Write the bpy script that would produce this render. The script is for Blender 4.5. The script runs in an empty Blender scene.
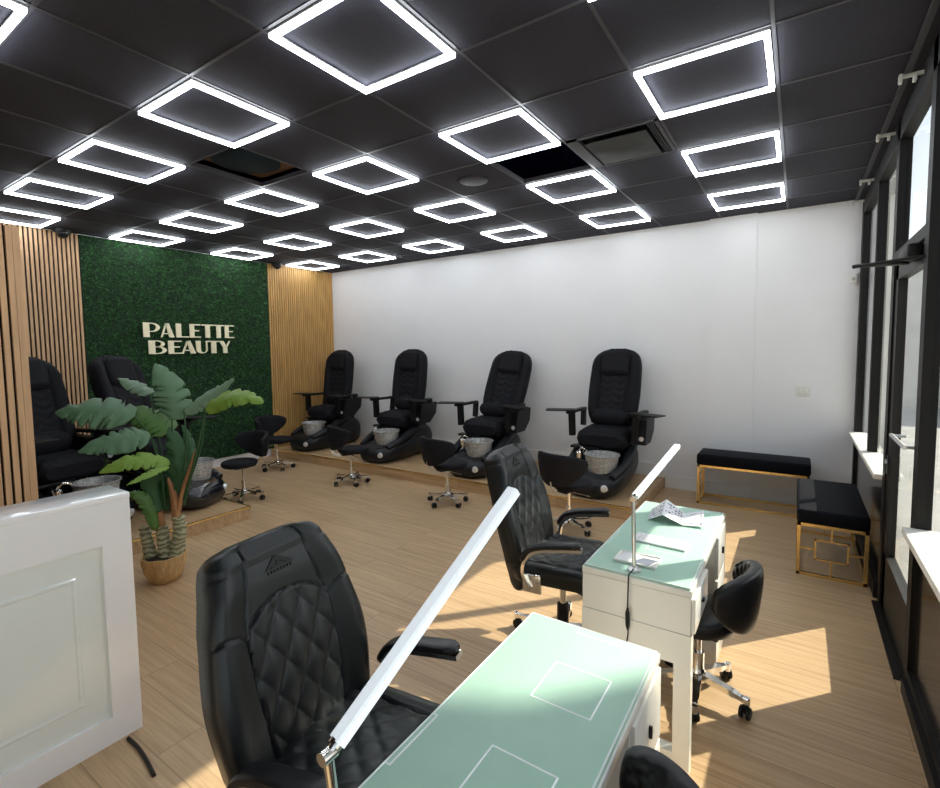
import bpy, bmesh, math, random
from math import sin, cos, pi, radians, sqrt, exp
from mathutils import Vector, Matrix
random.seed(7)
S = bpy.context.scene
COL = S.collection
T = 0.61            # ceiling tile
GX = 10.208         # grid offset (tiles) of the left wall
W, D, H = 7.44, 3.508, 3.05   # room: window wall x, white wall y, ceiling z
BACK = -6.0

# ------------------------------------------------------------------ materials
def nt(name):
    m = bpy.data.materials.new(name); m.use_nodes = True
    t = m.node_tree
    return m, t, t.nodes['Principled BSDF']

def sset(b, k, v):
    if k in b.inputs: b.inputs[k].default_value = v

def mat(name, col, rough=.5, metal=0., var=.12, vscale=14., bump=0., bscale=200., coat=0., coat_r=.05,
        sheen=0., spec=None, trans=0., ior=None, emis=None, estr=0., stretch=(1, 1, 1)):
    m, t, b = nt(name)
    N, Lk = t.nodes, t.links
    tc = N.new('ShaderNodeTexCoord'); mp = N.new('ShaderNodeMapping')
    mp.inputs['Scale'].default_value = stretch
    Lk.new(tc.outputs['Object'], mp.inputs[0])
    nz = N.new('ShaderNodeTexNoise'); nz.inputs['Scale'].default_value = vscale; nz.inputs['Detail'].default_value = 4
    Lk.new(mp.outputs[0], nz.inputs['Vector'])
    rp = N.new('ShaderNodeValToRGB')
    c0 = tuple(max(0, c * (1 - var)) for c in col); c1 = tuple(min(1, c * (1 + var)) for c in col)
    rp.color_ramp.elements[0].position = .3; rp.color_ramp.elements[1].position = .7
    rp.color_ramp.elements[0].color = (*c0, 1); rp.color_ramp.elements[1].color = (*c1, 1)
    Lk.new(nz.outputs[0], rp.inputs[0]); Lk.new(rp.outputs[0], b.inputs['Base Color'])
    b.inputs['Roughness'].default_value = rough; b.inputs['Metallic'].default_value = metal
    sset(b, 'Coat Weight', coat); sset(b, 'Coat Roughness', coat_r); sset(b, 'Sheen Weight', sheen)
    sset(b, 'Transmission Weight', trans)
    if spec is not None: sset(b, 'Specular IOR Level', spec)
    if ior: sset(b, 'IOR', ior)
    if emis:
        sset(b, 'Emission Color', (*emis, 1)); sset(b, 'Emission Strength', estr)
    if bump:
        n2 = N.new('ShaderNodeTexNoise'); n2.inputs['Scale'].default_value = bscale; n2.inputs['Detail'].default_value = 3
        Lk.new(mp.outputs[0], n2.inputs['Vector'])
        bp = N.new('ShaderNodeBump'); bp.inputs['Strength'].default_value = bump; bp.inputs['Distance'].default_value = .003
        Lk.new(n2.outputs[0], bp.inputs['Height']); Lk.new(bp.outputs[0], b.inputs['Normal'])
    return m

def wood_floor_mat(name, ca, cb, rough, sx, sy):
    """planks along X: rows of width sy, length sx"""
    m, t, b = nt(name); N, Lk = t.nodes, t.links
    tc = N.new('ShaderNodeTexCoord')
    br = N.new('ShaderNodeTexBrick'); br.offset = .37; br.offset_frequency = 2
    br.inputs['Scale'].default_value = 1; br.inputs['Brick Width'].default_value = sx; br.inputs['Row Height'].default_value = sy
    br.inputs['Mortar Size'].default_value = .0016; br.inputs['Mortar Smooth'].default_value = .2; br.inputs['Bias'].default_value = 0
    br.inputs['Color1'].default_value = (0, 0, 0, 1); br.inputs['Color2'].default_value = (1, 1, 1, 1); br.inputs['Mortar'].default_value = (.5, .5, .5, 1)
    Lk.new(tc.outputs['Object'], br.inputs['Vector'])
    mp = N.new('ShaderNodeMapping'); mp.inputs['Scale'].default_value = (.8, 22, 10)
    Lk.new(tc.outputs['Object'], mp.inputs[0])
    ad = N.new('ShaderNodeVectorMath'); ad.operation = 'ADD'
    sc = N.new('ShaderNodeVectorMath'); sc.operation = 'SCALE'; sc.inputs['Scale'].default_value = 13
    Lk.new(br.outputs['Color'], sc.inputs[0]); Lk.new(mp.outputs[0], ad.inputs[0]); Lk.new(sc.outputs[0], ad.inputs[1])
    nz = N.new('ShaderNodeTexNoise'); nz.inputs['Scale'].default_value = 2.2; nz.inputs['Detail'].default_value = 7; nz.inputs['Roughness'].default_value = .62
    nz.inputs['Distortion'].default_value = .6
    Lk.new(ad.outputs[0], nz.inputs['Vector'])
    mx = N.new('ShaderNodeMath'); mx.operation = 'MULTIPLY_ADD'; mx.inputs[1].default_value = .10; 
    Lk.new(br.outputs['Color'], mx.inputs[0]); Lk.new(nz.outputs[0], mx.inputs[2])
    rp = N.new('ShaderNodeValToRGB'); e = rp.color_ramp.elements
    e[0].position = .34; e[0].color = (*ca, 1); e[1].position = .76; e[1].color = (*cb, 1)
    Lk.new(mx.outputs[0], rp.inputs[0])
    dk = N.new('ShaderNodeMix'); dk.data_type = 'RGBA'; dk.blend_type = 'MULTIPLY'
    Lk.new(br.outputs['Fac'], dk.inputs[0]); Lk.new(rp.outputs[0], dk.inputs[6]); dk.inputs[7].default_value = (.45, .42, .4, 1)
    Lk.new(dk.outputs[2], b.inputs['Base Color'])
    b.inputs['Roughness'].default_value = rough
    bp = N.new('ShaderNodeBump'); bp.inputs['Strength'].default_value = .12; bp.inputs['Distance'].default_value = .002
    Lk.new(nz.outputs[0], bp.inputs['Height']); Lk.new(bp.outputs[0], b.inputs['Normal'])
    return m

M = {}
M['floor'] = wood_floor_mat('oak_plank_floor', (.43, .275, .145), (.66, .46, .265), .38, 1.6, .19)
M['plat'] = wood_floor_mat('oak_platform', (.42, .26, .13), (.66, .45, .25), .42, 1.25, .19)
M['wallw'] = mat('white_wall_paint', (.84, .84, .855), .6, var=.012, vscale=3, bump=.05, bscale=300)
M['base'] = mat('white_gloss_paint', (.82, .82, .81), .35, var=.01)
M['ceil'] = mat('charcoal_ceiling_tile', (.023, .023, .037), .9, var=.2, vscale=60, bump=.3, bscale=260)
M['tbar'] = mat('dark_ceiling_grid', (.05, .05, .058), .5, var=.05)
M['deck'] = mat('roof_deck', (.03, .03, .20), .8, var=.3, vscale=4)
M['brown'] = mat('plywood_deck', (.16, .085, .05), .8, var=.3, vscale=6)
M['duct'] = mat('dark_duct', (.002, .014, .026), .95, var=.2)
M['led'] = mat('led_diffuser', (.95, .95, .95), .5, var=0, emis=(.90, .955, 1.0), estr=19)
M['alu'] = mat('white_aluminium', (.75, .78, .82), .35, metal=.3, var=.03)
M['vent'] = mat('grey_vent_panel', (.045, .05, .055), .85, var=.12, vscale=9)
M['ventd'] = mat('dark_vent_gap', (.01, .012, .02), .6, var=.1)
M['slat'] = mat('oak_slat', (.60, .345, .115), .5, var=.22, vscale=5, stretch=(6, 6, .5), bump=.08, bscale=60)
M['slatp'] = mat('pale_oak_slat', (.60, .37, .20), .5, var=.15, vscale=5, stretch=(6, 6, .5), bump=.08, bscale=60)
M['felt'] = mat('black_felt', (.012, .010, .010), .95, var=.2)
M['grassb'] = mat('grass_backing', (.006, .022, .008), .95, var=.4, vscale=30)
M['gold'] = mat('brushed_gold', (.83, .58, .24), .26, metal=1, var=.06)
M['signg'] = mat('pale_gold_letter', (.95, .87, .62), .35, metal=.1, var=.04)
M['leather'] = mat('black_leather', (.008, .0105, .012), .36, var=.18, vscale=60, bump=.10, bscale=420, spec=.42)
M['leath2'] = mat('black_bonded_leather', (.008, .009, .011), .33, var=.18, vscale=60, bump=.10, bscale=420, spec=.4)
M['fabric'] = mat('black_upholstery', (.0065, .0065, .0095), .75, var=.2, vscale=40, bump=.2, bscale=500, spec=.25)
M['velvet'] = mat('black_velvet', (.0022, .003, .0065), .6, var=.25, vscale=20, spec=.12, sheen=.0, bump=.1, bscale=400)
M['bplas'] = mat('black_plastic', (.007, .007, .008), .45, var=.1, spec=.3)
M['bgloss'] = mat('black_gloss_tub', (.008, .010, .013), .16, var=.15, coat=.5, coat_r=.06)
M['bsatin'] = mat('black_satin_tub', (.010, .011, .014), .38, var=.15, spec=.35)
M['chrome'] = mat('polished_chrome', (.78, .77, .75), .12, metal=1, var=.03)
M['silver'] = mat('satin_silver', (.66, .66, .66), .3, metal=1, var=.05)
M['badge'] = mat('silver_badge', (.85, .86, .88), .3, metal=.4, var=.05)
M['dwhite'] = mat('white_lacquer', (.84, .83, .78), .22, var=.01, coat=.3)
M['rwhite'] = mat('white_gloss_desk', (.90, .90, .91), .16, var=.008, coat=.5, coat_r=.03)
M['rpanel'] = mat('pale_recessed_panel', (.80, .845, .82), .14, var=.01, coat=.5, coat_r=.03)
M['mint'] = mat('mint_back_painted_glass', (.43, .65, .53), .5, var=.02, spec=.3)
M['line'] = mat('white_frost_line', (.86, .92, .90), .2, var=.01, coat=.4)
M['black'] = mat('black_window_frame', (.007, .006, .006), .5, var=.15, vscale=20, spec=.25)
M['bronze'] = mat('dark_bronze_frame', (.012, .010, .009), .45, var=.15, vscale=20, spec=.3)
M['panel'] = mat('dark_gloss_panel', (.016, .014, .013), .12, var=.2, vscale=3)
M['sill'] = mat('white_stone_sill', (.80, .79, .74), .4, var=.04, vscale=10)
M['lampw'] = mat('frosted_lamp_tube', (.90, .93, .95), .4, var=.01, emis=(.80, .92, 1.0), estr=.42)
M['paper'] = mat('white_paper', (.85, .86, .88), .6, var=.02)
M['print'] = mat('printed_ink', (.12, .13, .20), .6, var=.4, vscale=60)
M['soil'] = mat('dark_moss', (.03, .022, .012), .95, var=.5, vscale=50, bump=.6, bscale=90)
M['pot'] = mat('tan_woven_pot', (.52, .33, .14), .6, var=.22, vscale=9, stretch=(8, 8, 1.2), bump=.25, bscale=30)
M['sheath'] = mat('brown_leaf_sheath', (.36, .17, .07), .7, var=.35, vscale=10, stretch=(4, 4, 1))
M['wsmall'] = mat('white_plastic', (.80, .80, .76), .4, var=.02)
M['wslot'] = mat('grey_plastic_gap', (.45, .44, .42), .5, var=.05)
M['clip'] = mat('white_bracket', (.70, .70, .66), .5, var=.05)
M['conc'] = mat('pale_concrete', (.50, .49, .46), .9, var=.15, vscale=2)
M['stucco'] = mat('pale_stucco', (.66, .64, .59), .9, var=.15, vscale=2.5, bump=.4, bscale=30)
M['bark2'] = mat('shade_palm_bark', (.12, .08, .05), .9, var=.3)
M['crown'] = mat('shade_palm_leaf', (.05, .11, .03), .8, var=.5, vscale=6)
M['phone'] = mat('dark_screen', (.20, .22, .28), .1, var=.1)

def leaf_mat(name, col, vein):
    m, t, b = nt(name); N, Lk = t.nodes, t.links
    tc = N.new('ShaderNodeTexCoord'); wv = N.new('ShaderNodeTexWave')
    wv.inputs['Scale'].default_value = 26; wv.inputs['Distortion'].default_value = 1.5
    Lk.new(tc.outputs['UV'], wv.inputs['Vector'])
    rp = N.new('ShaderNodeValToRGB'); rp.color_ramp.elements[0].color = (*col, 1); rp.color_ramp.elements[1].color = (*vein, 1)
    rp.color_ramp.elements[0].position = .35; rp.color_ramp.elements[1].position = 1
    Lk.new(wv.outputs[0], rp.inputs[0]); Lk.new(rp.outputs[0], b.inputs['Base Color'])
    b.inputs['Roughness'].default_value = .5; sset(b, 'Subsurface Weight', .0)
    return m
M['lb'] = leaf_mat('blue_green_leaf', (.065, .140, .070), (.11, .21, .11))
M['lg'] = leaf_mat('grey_green_leaf', (.12, .20, .12), (.19, .29, .18))
M['ly'] = leaf_mat('yellow_green_leaf', (.125, .225, .02), (.20, .33, .04))
M['lm'] = leaf_mat('mid_green_leaf', (.06, .15, .025), (.10, .21, .04))
M['ld'] = leaf_mat('deep_green_leaf', (.018, .075, .022), (.03, .11, .03))

def trunk_mat():
    m, t, b = nt('ringed_palm_trunk'); N, Lk = t.nodes, t.links
    tc = N.new('ShaderNodeTexCoord'); wv = N.new('ShaderNodeTexWave'); wv.bands_direction = 'Z'
    wv.inputs['Scale'].default_value = 9; wv.inputs['Distortion'].default_value = 6; wv.inputs['Detail'].default_value = 2; wv.inputs['Detail Scale'].default_value = 2
    Lk.new(tc.outputs['Object'], wv.inputs['Vector'])
    rp = N.new('ShaderNodeValToRGB'); rp.color_ramp.elements[0].color = (.16, .17, .09, 1); rp.color_ramp.elements[1].color = (.50, .47, .30, 1)
    Lk.new(wv.outputs[0], rp.inputs[0]); Lk.new(rp.outputs[0], b.inputs['Base Color']); b.inputs['Roughness'].default_value = .8
    return m
M['trunk'] = trunk_mat()

def glitter_mat():
    m, t, b = nt('glitter_silver_liner'); N, Lk = t.nodes, t.links
    tc = N.new('ShaderNodeTexCoord'); v = N.new('ShaderNodeTexVoronoi'); v.inputs['Scale'].default_value = 85
    Lk.new(tc.outputs['Object'], v.inputs['Vector'])
    rp = N.new('ShaderNodeValToRGB'); rp.color_ramp.elements[0].color = (.34, .34, .33, 1); rp.color_ramp.elements[1].color = (.82, .81, .78, 1)
    Lk.new(v.outputs['Color'], rp.inputs[0]); Lk.new(rp.outputs[0], b.inputs['Base Color'])
    b.inputs['Metallic'].default_value = .55; b.inputs['Roughness'].default_value = .34
    bp = N.new('ShaderNodeBump'); bp.inputs['Strength'].default_value = .7; bp.inputs['Distance'].default_value = .01
    Lk.new(v.outputs['Distance'], bp.inputs['Height']); Lk.new(bp.outputs[0], b.inputs['Normal'])
    return m
M['glit'] = glitter_mat()

def grass_mat():
    m, t, b = nt('artificial_grass_blades'); N, Lk = t.nodes, t.links
    tc = N.new('ShaderNodeTexCoord'); nz = N.new('ShaderNodeTexNoise'); nz.inputs['Scale'].default_value = 24; nz.inputs['Detail'].default_value = 5
    Lk.new(tc.outputs['Object'], nz.inputs['Vector'])
    rp = N.new('ShaderNodeValToRGB'); e = rp.color_ramp.elements
    e[0].position = .38; e[0].color = (.004, .034, .006, 1); e[1].position = .66; e[1].color = (.034, .18, .027, 1)
    Lk.new(nz.outputs[0], rp.inputs[0]); Lk.new(rp.outputs[0], b.inputs['Base Color']); b.inputs['Roughness'].default_value = .55
    return m
M['grass'] = grass_mat()

def glass_mat():
    m, t, b = nt('clear_window_glass'); N, Lk = t.nodes, t.links
    t.nodes.remove(b)
    out = [n for n in N if n.type == 'OUTPUT_MATERIAL'][0]
    tr = N.new('ShaderNodeBsdfTransparent'); tr.inputs[0].default_value = (.93, .95, .94, 1)
    gl = N.new('ShaderNodeBsdfGlossy'); gl.inputs['Roughness'].default_value = .02
    fr = N.new('ShaderNodeFresnel'); fr.inputs['IOR'].default_value = 1.5
    mx = N.new('ShaderNodeMixShader'); ge = N.new('ShaderNodeNewGeometry'); fm = N.new('ShaderNodeMath'); fm.operation = 'SUBTRACT'; fm.use_clamp = True
    Lk.new(fr.outputs[0], fm.inputs[0]); Lk.new(ge.outputs['Backfacing'], fm.inputs[1])
    Lk.new(fm.outputs[0], mx.inputs[0]); Lk.new(tr.outputs[0], mx.inputs[1]); Lk.new(gl.outputs[0], mx.inputs[2]); Lk.new(mx.outputs[0], out.inputs[0])
    return m
M['glass'] = glass_mat()

# ------------------------------------------------------------------ mesh builder
class MB:
    def __init__(s): s.v = []; s.f = []; s.uv = {}
    def add(s, vs, fs):
        o = len(s.v); s.v += [tuple(v) for v in vs]; s.f += [tuple(i + o for i in f) for f in fs]; return s
    def box(s, x0, x1, y0, y1, z0, z1):
        v = [(x, y, z) for z in (z0, z1) for y in (y0, y1) for x in (x0, x1)]
        return s.add(v, [(0, 2, 3, 1), (4, 5, 7, 6), (0, 1, 5, 4), (2, 6, 7, 3), (0, 4, 6, 2), (1, 3, 7, 5)])
    def rbox(s, x0, x1, y0, y1, z0, z1, r=.01, seg=3, mtx=None):
        bm = bmesh.new(); bmesh.ops.create_cube(bm, size=1)
        for v in bm.verts:
            v.co = Vector(((x0 + x1) / 2 + v.co.x * (x1 - x0), (y0 + y1) / 2 + v.co.y * (y1 - y0), (z0 + z1) / 2 + v.co.z * (z1 - z0)))
        bmesh.ops.bevel(bm, geom=list(bm.edges), offset=r, segments=seg, profile=.5, affect='EDGES')
        bm.verts.index_update()
        vs = [(mtx @ v.co if mtx else v.co.copy()) for v in bm.verts]
        s.add(vs, [[v.index for v in f.verts] for f in bm.faces]); bm.free(); return s
    def loft(s, rings, cap0=True, cap1=True):
        n = len(rings[0]); vs = [p for r in rings for p in r]; fs = []
        for i in range(len(rings) - 1):
            for j in range(n):
                k = (j + 1) % n
                fs.append((i * n + j, i * n + k, (i + 1) * n + k, (i + 1) * n + j))
        if cap0: fs.append(tuple(reversed(range(n))))
        if cap1: fs.append(tuple((len(rings) - 1) * n + j for j in range(n)))
        return s.add(vs, fs)
    def tube(s, pts, r, n=10, sec=None, up=None):
        pts = [Vector(p) for p in pts]; rings = []
        rr = r if isinstance(r, (list, tuple)) else [r] * len(pts)
        prev = None
        for i, p in enumerate(pts):
            t = (pts[min(i + 1, len(pts) - 1)] - pts[max(i - 1, 0)]).normalized()
            a = Vector(up) if up else (prev if prev is not None else (Vector((0, 0, 1)) if abs(t.z) < .9 else Vector((1, 0, 0))))
            u = (a - t * a.dot(t))
            if u.length < 1e-6: u = Vector((1, 0, 0)) - t * t.x
            u.normalize(); prev = u; w = t.cross(u)
            if sec: rings.append([p + u * (sec[k][0] * rr[i]) + w * (sec[k][1] * rr[i]) for k in range(len(sec))])
            else: rings.append([p + (u * cos(2 * pi * k / n) + w * sin(2 * pi * k / n)) * rr[i] for k in range(n)])
        return s.loft(rings)
    def lathe(s, prof, c=(0, 0, 0), n=28, mtx=None, wob=None):
        rings = []
        for (r, z) in prof:
            ring = []; r = max(r, 1e-4)
            for k in range(n):
                a = 2 * pi * k / n; q = r * (1 + (wob(a, z) if wob else 0))
                p = Vector((q * cos(a), q * sin(a), z))
                if mtx: p = mtx @ p
                ring.append(p + Vector(c))
            rings.append(ring)
        return s.loft(rings)
    def prism(s, poly, fn, d0, d1):
        n = len(poly)
        vs = [fn(a, b, d0) for a, b in poly] + [fn(a, b, d1) for a, b in poly]
        fs = [tuple(reversed(range(n))), tuple(range(n, 2 * n))] + [(i, (i + 1) % n, n + (i + 1) % n, n + i) for i in range(n)]
        return s.add(vs, fs)
    def build(s, name, m, parent=None, smooth=35, recalc=True, mtx=None):
        me = bpy.data.meshes.new(name)
        v = [mtx @ Vector(p) for p in s.v] if mtx else s.v
        me.from_pydata(v, [], s.f); me.update()
        if recalc:
            bm = bmesh.new(); bm.from_mesh(me); bmesh.ops.recalc_face_normals(bm, faces=bm.faces); bm.to_mesh(me); bm.free()
        if smooth:
            me.shade_smooth(); me.set_sharp_from_angle(angle=radians(smooth))
        me.materials.append(M[m] if isinstance(m, str) else m)
        o = bpy.data.objects.new(name, me); COL.objects.link(o)
        if parent: o.parent = parent
        return o

def thing(name, label, cat, loc=(0, 0, 0), rz=0, group=None):
    o = bpy.data.objects.new(name, None); COL.objects.link(o)
    o.empty_display_size = .1
    o.location = loc; o.rotation_euler = (0, 0, rz)
    return tag(o, label, cat, group)
def tag(o, label, cat, group=None):
    o['label'] = label; o['category'] = cat
    if group: o['group'] = group
    return o
def struct(name, mb, m, parent=None, smooth=35):
    o = mb.build(name, m, parent, smooth)
    if not parent: o['kind'] = 'structure'
    return o
def dup(root, loc, rz, label, group=None):
    r = root.copy(); COL.objects.link(r); r.location = loc; r.rotation_euler = (0, 0, rz); r['label'] = label
    if group: r['group'] = group
    kids = [o for o in list(COL.objects) if o.parent == root]
    for ch in kids:
        c = ch.copy(); COL.objects.link(c); c.parent = r
        for g in [o for o in list(COL.objects) if o.parent == ch]:
            d = g.copy(); COL.objects.link(d); d.parent = c
    return r

def lerp(a, b, t): return a + (b - a) * t
def interp(tab, s):
    for (a, x), (b, y) in zip(tab, tab[1:]):
        if s <= b:
            t = (s - a) / (b - a) if b > a else 0
            t = max(0, min(1, t)); return x + (y - x) * t
    return tab[-1][1]
def sinterp(tab, s):
    """smooth (Catmull-Rom) table lookup"""
    k = 0
    while k < len(tab) - 2 and s > tab[k + 1][0]: k += 1
    (a, p1), (b, p2) = tab[k], tab[k + 1]
    p0 = tab[k - 1][1] if k else p1; p3 = tab[k + 2][1] if k + 2 < len(tab) else p2
    t = max(0, min(1, (s - a) / (b - a)))
    return .5 * (2 * p1 + (p2 - p0) * t + (2 * p0 - 5 * p1 + 4 * p2 - p3) * t * t + (3 * p1 - p0 - 3 * p2 + p3) * t ** 3)
def bez(a, b, c, t): return Vector(a) * (1 - t) ** 2 + Vector(b) * 2 * t * (1 - t) + Vector(c) * t * t
def curve_pts(ctrl, n=8):
    """Catmull-Rom through control points"""
    P = [Vector(p) for p in ctrl]; out = []
    for i in range(len(P) - 1):
        p0 = P[i - 1] if i else P[i]; p3 = P[i + 2] if i + 2 < len(P) else P[i + 1]
        for k in range(n):
            t = k / n
            out.append(.5 * (2 * P[i] + (P[i + 1] - p0) * t + (2 * p0 - 5 * P[i] + 4 * P[i + 1] - p3) * t * t + (3 * P[i] - p0 - 3 * P[i + 1] + p3) * t ** 3))
    out.append(P[-1]); return out

def pad(ns, nf, nb, centre, normal, lat, w, h, front=None, pw=4.0, svals=None):
    """a cushion: rings along s; front points carry displacement front(s, t, y)"""
    mb = MB(); rings = []
    lat = Vector(lat)
    for i in range(ns + 1):
        s = svals[i] if svals else i / ns
        c = Vector(centre(s)); n = Vector(normal(s)).normalized(); ww = w(s); hh = h(s); ring = []
        for k in range(nf):
            t = -cos(pi * k / nf) if False else -1 + 2 * k / nf
            e = max(0., 1 - abs(t) ** pw) ** .5
            d = hh * e + (front(s, t, t * ww) if front else 0) 
            ring.append(c + lat * (t * ww) + n * d)
        for k in range(nb):
            t = 1 - 2 * k / nb
            e = max(0., 1 - abs(t) ** pw) ** .5
            off = front(s, 2.0 * (1 if t > 0 else -1), abs(t)) if False else 0
            ring.append(c + lat * (t * ww) - n * (hh * e) + n * off)
        rings.append(ring)
    mb.loft(rings); return mb

def smoothstep(a, b, x):
    t = max(0., min(1., (x - a) / (b - a))); return t * t * (3 - 2 * t)

# ------------------------------------------------------------------ room shell
def gx(i): return (i + GX) * T
def gy(j): return j * T

fl = MB().box(-.05, W + .12, BACK, D + .05, -.10, 0); struct('floor', fl, 'floor', smooth=0)
struct('wall_back', MB().box(-.15, W + .12, D, D + .15, -.1, 3.75), 'wallw', smooth=0)
struct('wall_left', MB().box(-.15, 0, BACK, D, -.1, 3.75), 'wallw', smooth=0)
struct('wall_front', MB().box(-.15, W + .12, BACK - .15, BACK, -.1, 3.75), 'wallw', smooth=0)
struct('trim_pilaster', MB().box(6.12, 6.575, D - .025, D, 0, H), 'wallw', smooth=0)
bb = MB(); bb.box(5.70, 6.12, D - .016, D, 0, .15); bb.box(6.12, 6.575, D - .041, D - .025, 0, .15); bb.box(6.575, W, D - .016, D, 0, .15)
bb.box(0, 5.69, D - .016, D, .12, .27)
struct('baseboard_back', bb, 'base', smooth=0)

# ceiling: tiles with the lifted ones left open, grid bars, dark deck above
holes = {(-2, 1), (-5, -1)}
ct = MB()
i0, i1 = -11, 2
for i in range(i0, i1):
    for j in range(-10, 6):
        if (i, j) in holes or (i, j) == (-1, 1): continue
        x0, x1 = max(0, gx(i)), gx(i + 1); y0, y1 = gy(j), min(D, gy(j + 1))
        if x1 <= x0 or y1 <= y0: continue
        ct.box(x0 + .004, x1 - .004, y0 + .004, y1 - .004, H, H + .018)
ct.box(7.385, W + .1, BACK, D, H - .02, H + .018)
struct('ceiling', ct, 'ceil', smooth=0)
tb = MB(); b = .008
for i in range(i0 + 1, i1 + 1): tb.box(gx(i) - b, gx(i) + b, BACK, D, H - .004, H + .03)
for j in range(-9, 6): tb.box(0, 7.40, gy(j) - b, gy(j) + b, H - .0035, H + .03)
tb.box(7.375, 7.40, BACK, D, H - .022, H + .03)
tb.box(0, .022, BACK, D, H - .005, H + .01); tb.box(0, W, D - .022, D, H - .005, H + .01)
struct('trim_ceiling', tb, 'tbar', smooth=0)
struct('ceiling_deck', MB().box(-.15, W + .12, BACK - .1, D + .15, 3.62, 3.75), 'deck', smooth=0)

# window wall
XI, XO, XG = W, W + .06, W + .038
wf = MB()
def member(y0, y1, z0, z1, x0=XI, x1=XO): wf.box(x0, x1, y0, y1, z0, z1)
member(3.40, D, 0, H); member(2.33, 2.39, .80, H); member(1.40, 1.50, 0, H); member(.44, .53, 0, H)
member(-.60, -.53, 0, H)
member(-.60, D, 2.89, H + .02)
member(-.60, .44, 0, .11); member(1.50, 3.40, 0, .11)
member(.53, 1.40, 2.16, 2.22)
struct('trim_window_frame', wf, 'black', smooth=0)
struct('wall_right_pier', MB().box(XI, XO, -1.5, -.60, -.1, 3.75), 'wallw', smooth=0)
struct('wall_right_lower', MB().box(XI + .02, XO - .01, 1.50, 3.40, .11, .79).box(XI + .02, XO - .01, -.53, .44, .11, .77), 'panel', smooth=0)
struct('wall_right_rear', MB().box(XI, XO, BACK, -5.6, -.1, 3.75).box(XI, XO, -5.6, -1.5, 2.9, 3.75).box(XI, XO, -5.6, -1.5, -.1, .5), 'wallw', smooth=0)
struct('wall_right_top', MB().box(XI, XO, -.6, D, H + .02, 3.75), 'deck', smooth=0)
struct('trim_sill_far', MB().rbox(XI - .045, XO + .03, 1.50, 3.40, .79, .825, .006, 2), 'sill')
struct('trim_sill_near', MB().rbox(XI - .045, XO + .03, -.53, .44, .77, .805, .006, 2), 'sill')
for n, (y0, y1, z0, z1) in enumerate(((2.39, 3.40, .825, 2.89), (1.50, 2.33, .825, 2.89), (-.53, .44, .805, 2.89), (.53, 1.40, 2.22, 2.89), (-5.6, -1.5, .5, 2.9))):
    struct('window_%d' % (n + 1), MB().box(XG - .003, XG + .003, y0, y1, z0, z1), 'glass', smooth=0)
# door: stiles and rails, pane, push bar, lock
dl = MB(); dy0, dy1 = .535, 1.395
dl.box(XI + .01, XI + .055, dy0, dy0 + .06, .01, 2.15); dl.box(XI + .01, XI + .055, dy1 - .09, dy1, .01, 2.15)
dl.box(XI + .01, XI + .055, dy0, dy1, .01, .36); dl.box(XI + .01, XI + .055, dy0, dy1, 2.05, 2.15)
door = struct('door_1', dl, 'bronze', smooth=0)
MB().box(XG - .006, XG, dy0 + .06, dy1 - .09, .36, 2.05).build('glass_pane', 'glass', door, 0)
hb = MB(); hb.tube([(XI - .03, .57, 1.16), (XI - .03, .98, 1.16)], .011, 10); 
for y in (.59, .96): hb.tube([(XI - .03, y, 1.16), (XI + .03, y, 1.16)], .009, 8)
o = hb.build('push_bar', 'silver', door); o['label'] = 'brushed silver push bar'
MB().rbox(XI + .002, XI + .012, 1.31, 1.385, .86, .98, .004, 2).build('lock_plate', 'bplas', door)
MB().lathe([(.0, .0), (.016, .0), (.016, .012), (0, .012)], (XI + .002, 1.345, .94), 14, Matrix.Rotation(-pi / 2, 4, 'Y')).build('lock_cylinder', 'silver', door)
dc = MB(); dc.rbox(XI - .05, XI + .01, .60, .86, 2.085, 2.15, .012, 3)
cl = dc.build('door_closer', 'bplas', door)
am = MB(); am.tube([(XI - .02, .80, 2.08), (XI - .24, .59, 2.06), (XI - .255, .575, 2.055)], .010, 8); am.tube([(XI - .255, .58, 2.055), (XI + .01, .50, 2.07)], .008, 8)
am.build('closer_arm', 'bplas', cl)
th = MB(); th.box(XI - .035, XI + .11, .53, 1.43, 0, .012)
for k in range(4): th.box(XI - .01 + k * .025, XI + .0 + k * .025, .55, 1.41, .012, .017)
struct('trim_threshold', th, 'bronze', smooth=0)
struct('baseboard_window', MB().box(XI - .02, XI, -.53, .44, 0, .07).box(XI - .02, XI, 1.50, D, 0, .10).box(XI-.012, XI, -3, -.53, 0, .1), 'black', smooth=0)

# blind brackets along the window head
for k, (y, lb) in enumerate(((.75, 'small white blind bracket above the glass door'), (1.60, 'small white blind bracket above the door jamb, next to the far windows'),
                             (2.65, 'small white blind bracket above the far window, between the two other far ones'), (3.36, 'small white blind bracket at the head of the window wall, in the white wall corner'))):
    t = thing('blind_bracket', lb, 'bracket', (XI + .01, y, 2.985), 0, 'blind brackets along the window head')
    bk = MB(); bk.rbox(-.10, 0, -.006, .006, 0, .02, .003, 2); bk.rbox(-.105, -.09, -.02, .02, -.02, .02, .003, 2); bk.rbox(-.05, -.035, -.016, .016, -.025, .01, .003, 2)
    bk.build('hook', 'clip', t)

# outdoors
og = MB().box(W + .13, 40, -20, 40, -.25, -.05); o = struct('ground_outside', og, 'conc', smooth=0)
o = MB().box(7.60, 26, 15, 15.4, -.1, 4.2).build('neighbour_wall', 'stucco', None, 0); o['kind'] = 'structure'
o = MB().box(7.56, 7.75, 3.9, 4.3, -.1, 3.6).build('exterior_pillar', 'stucco', None, 0); o['kind'] = 'structure'

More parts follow.
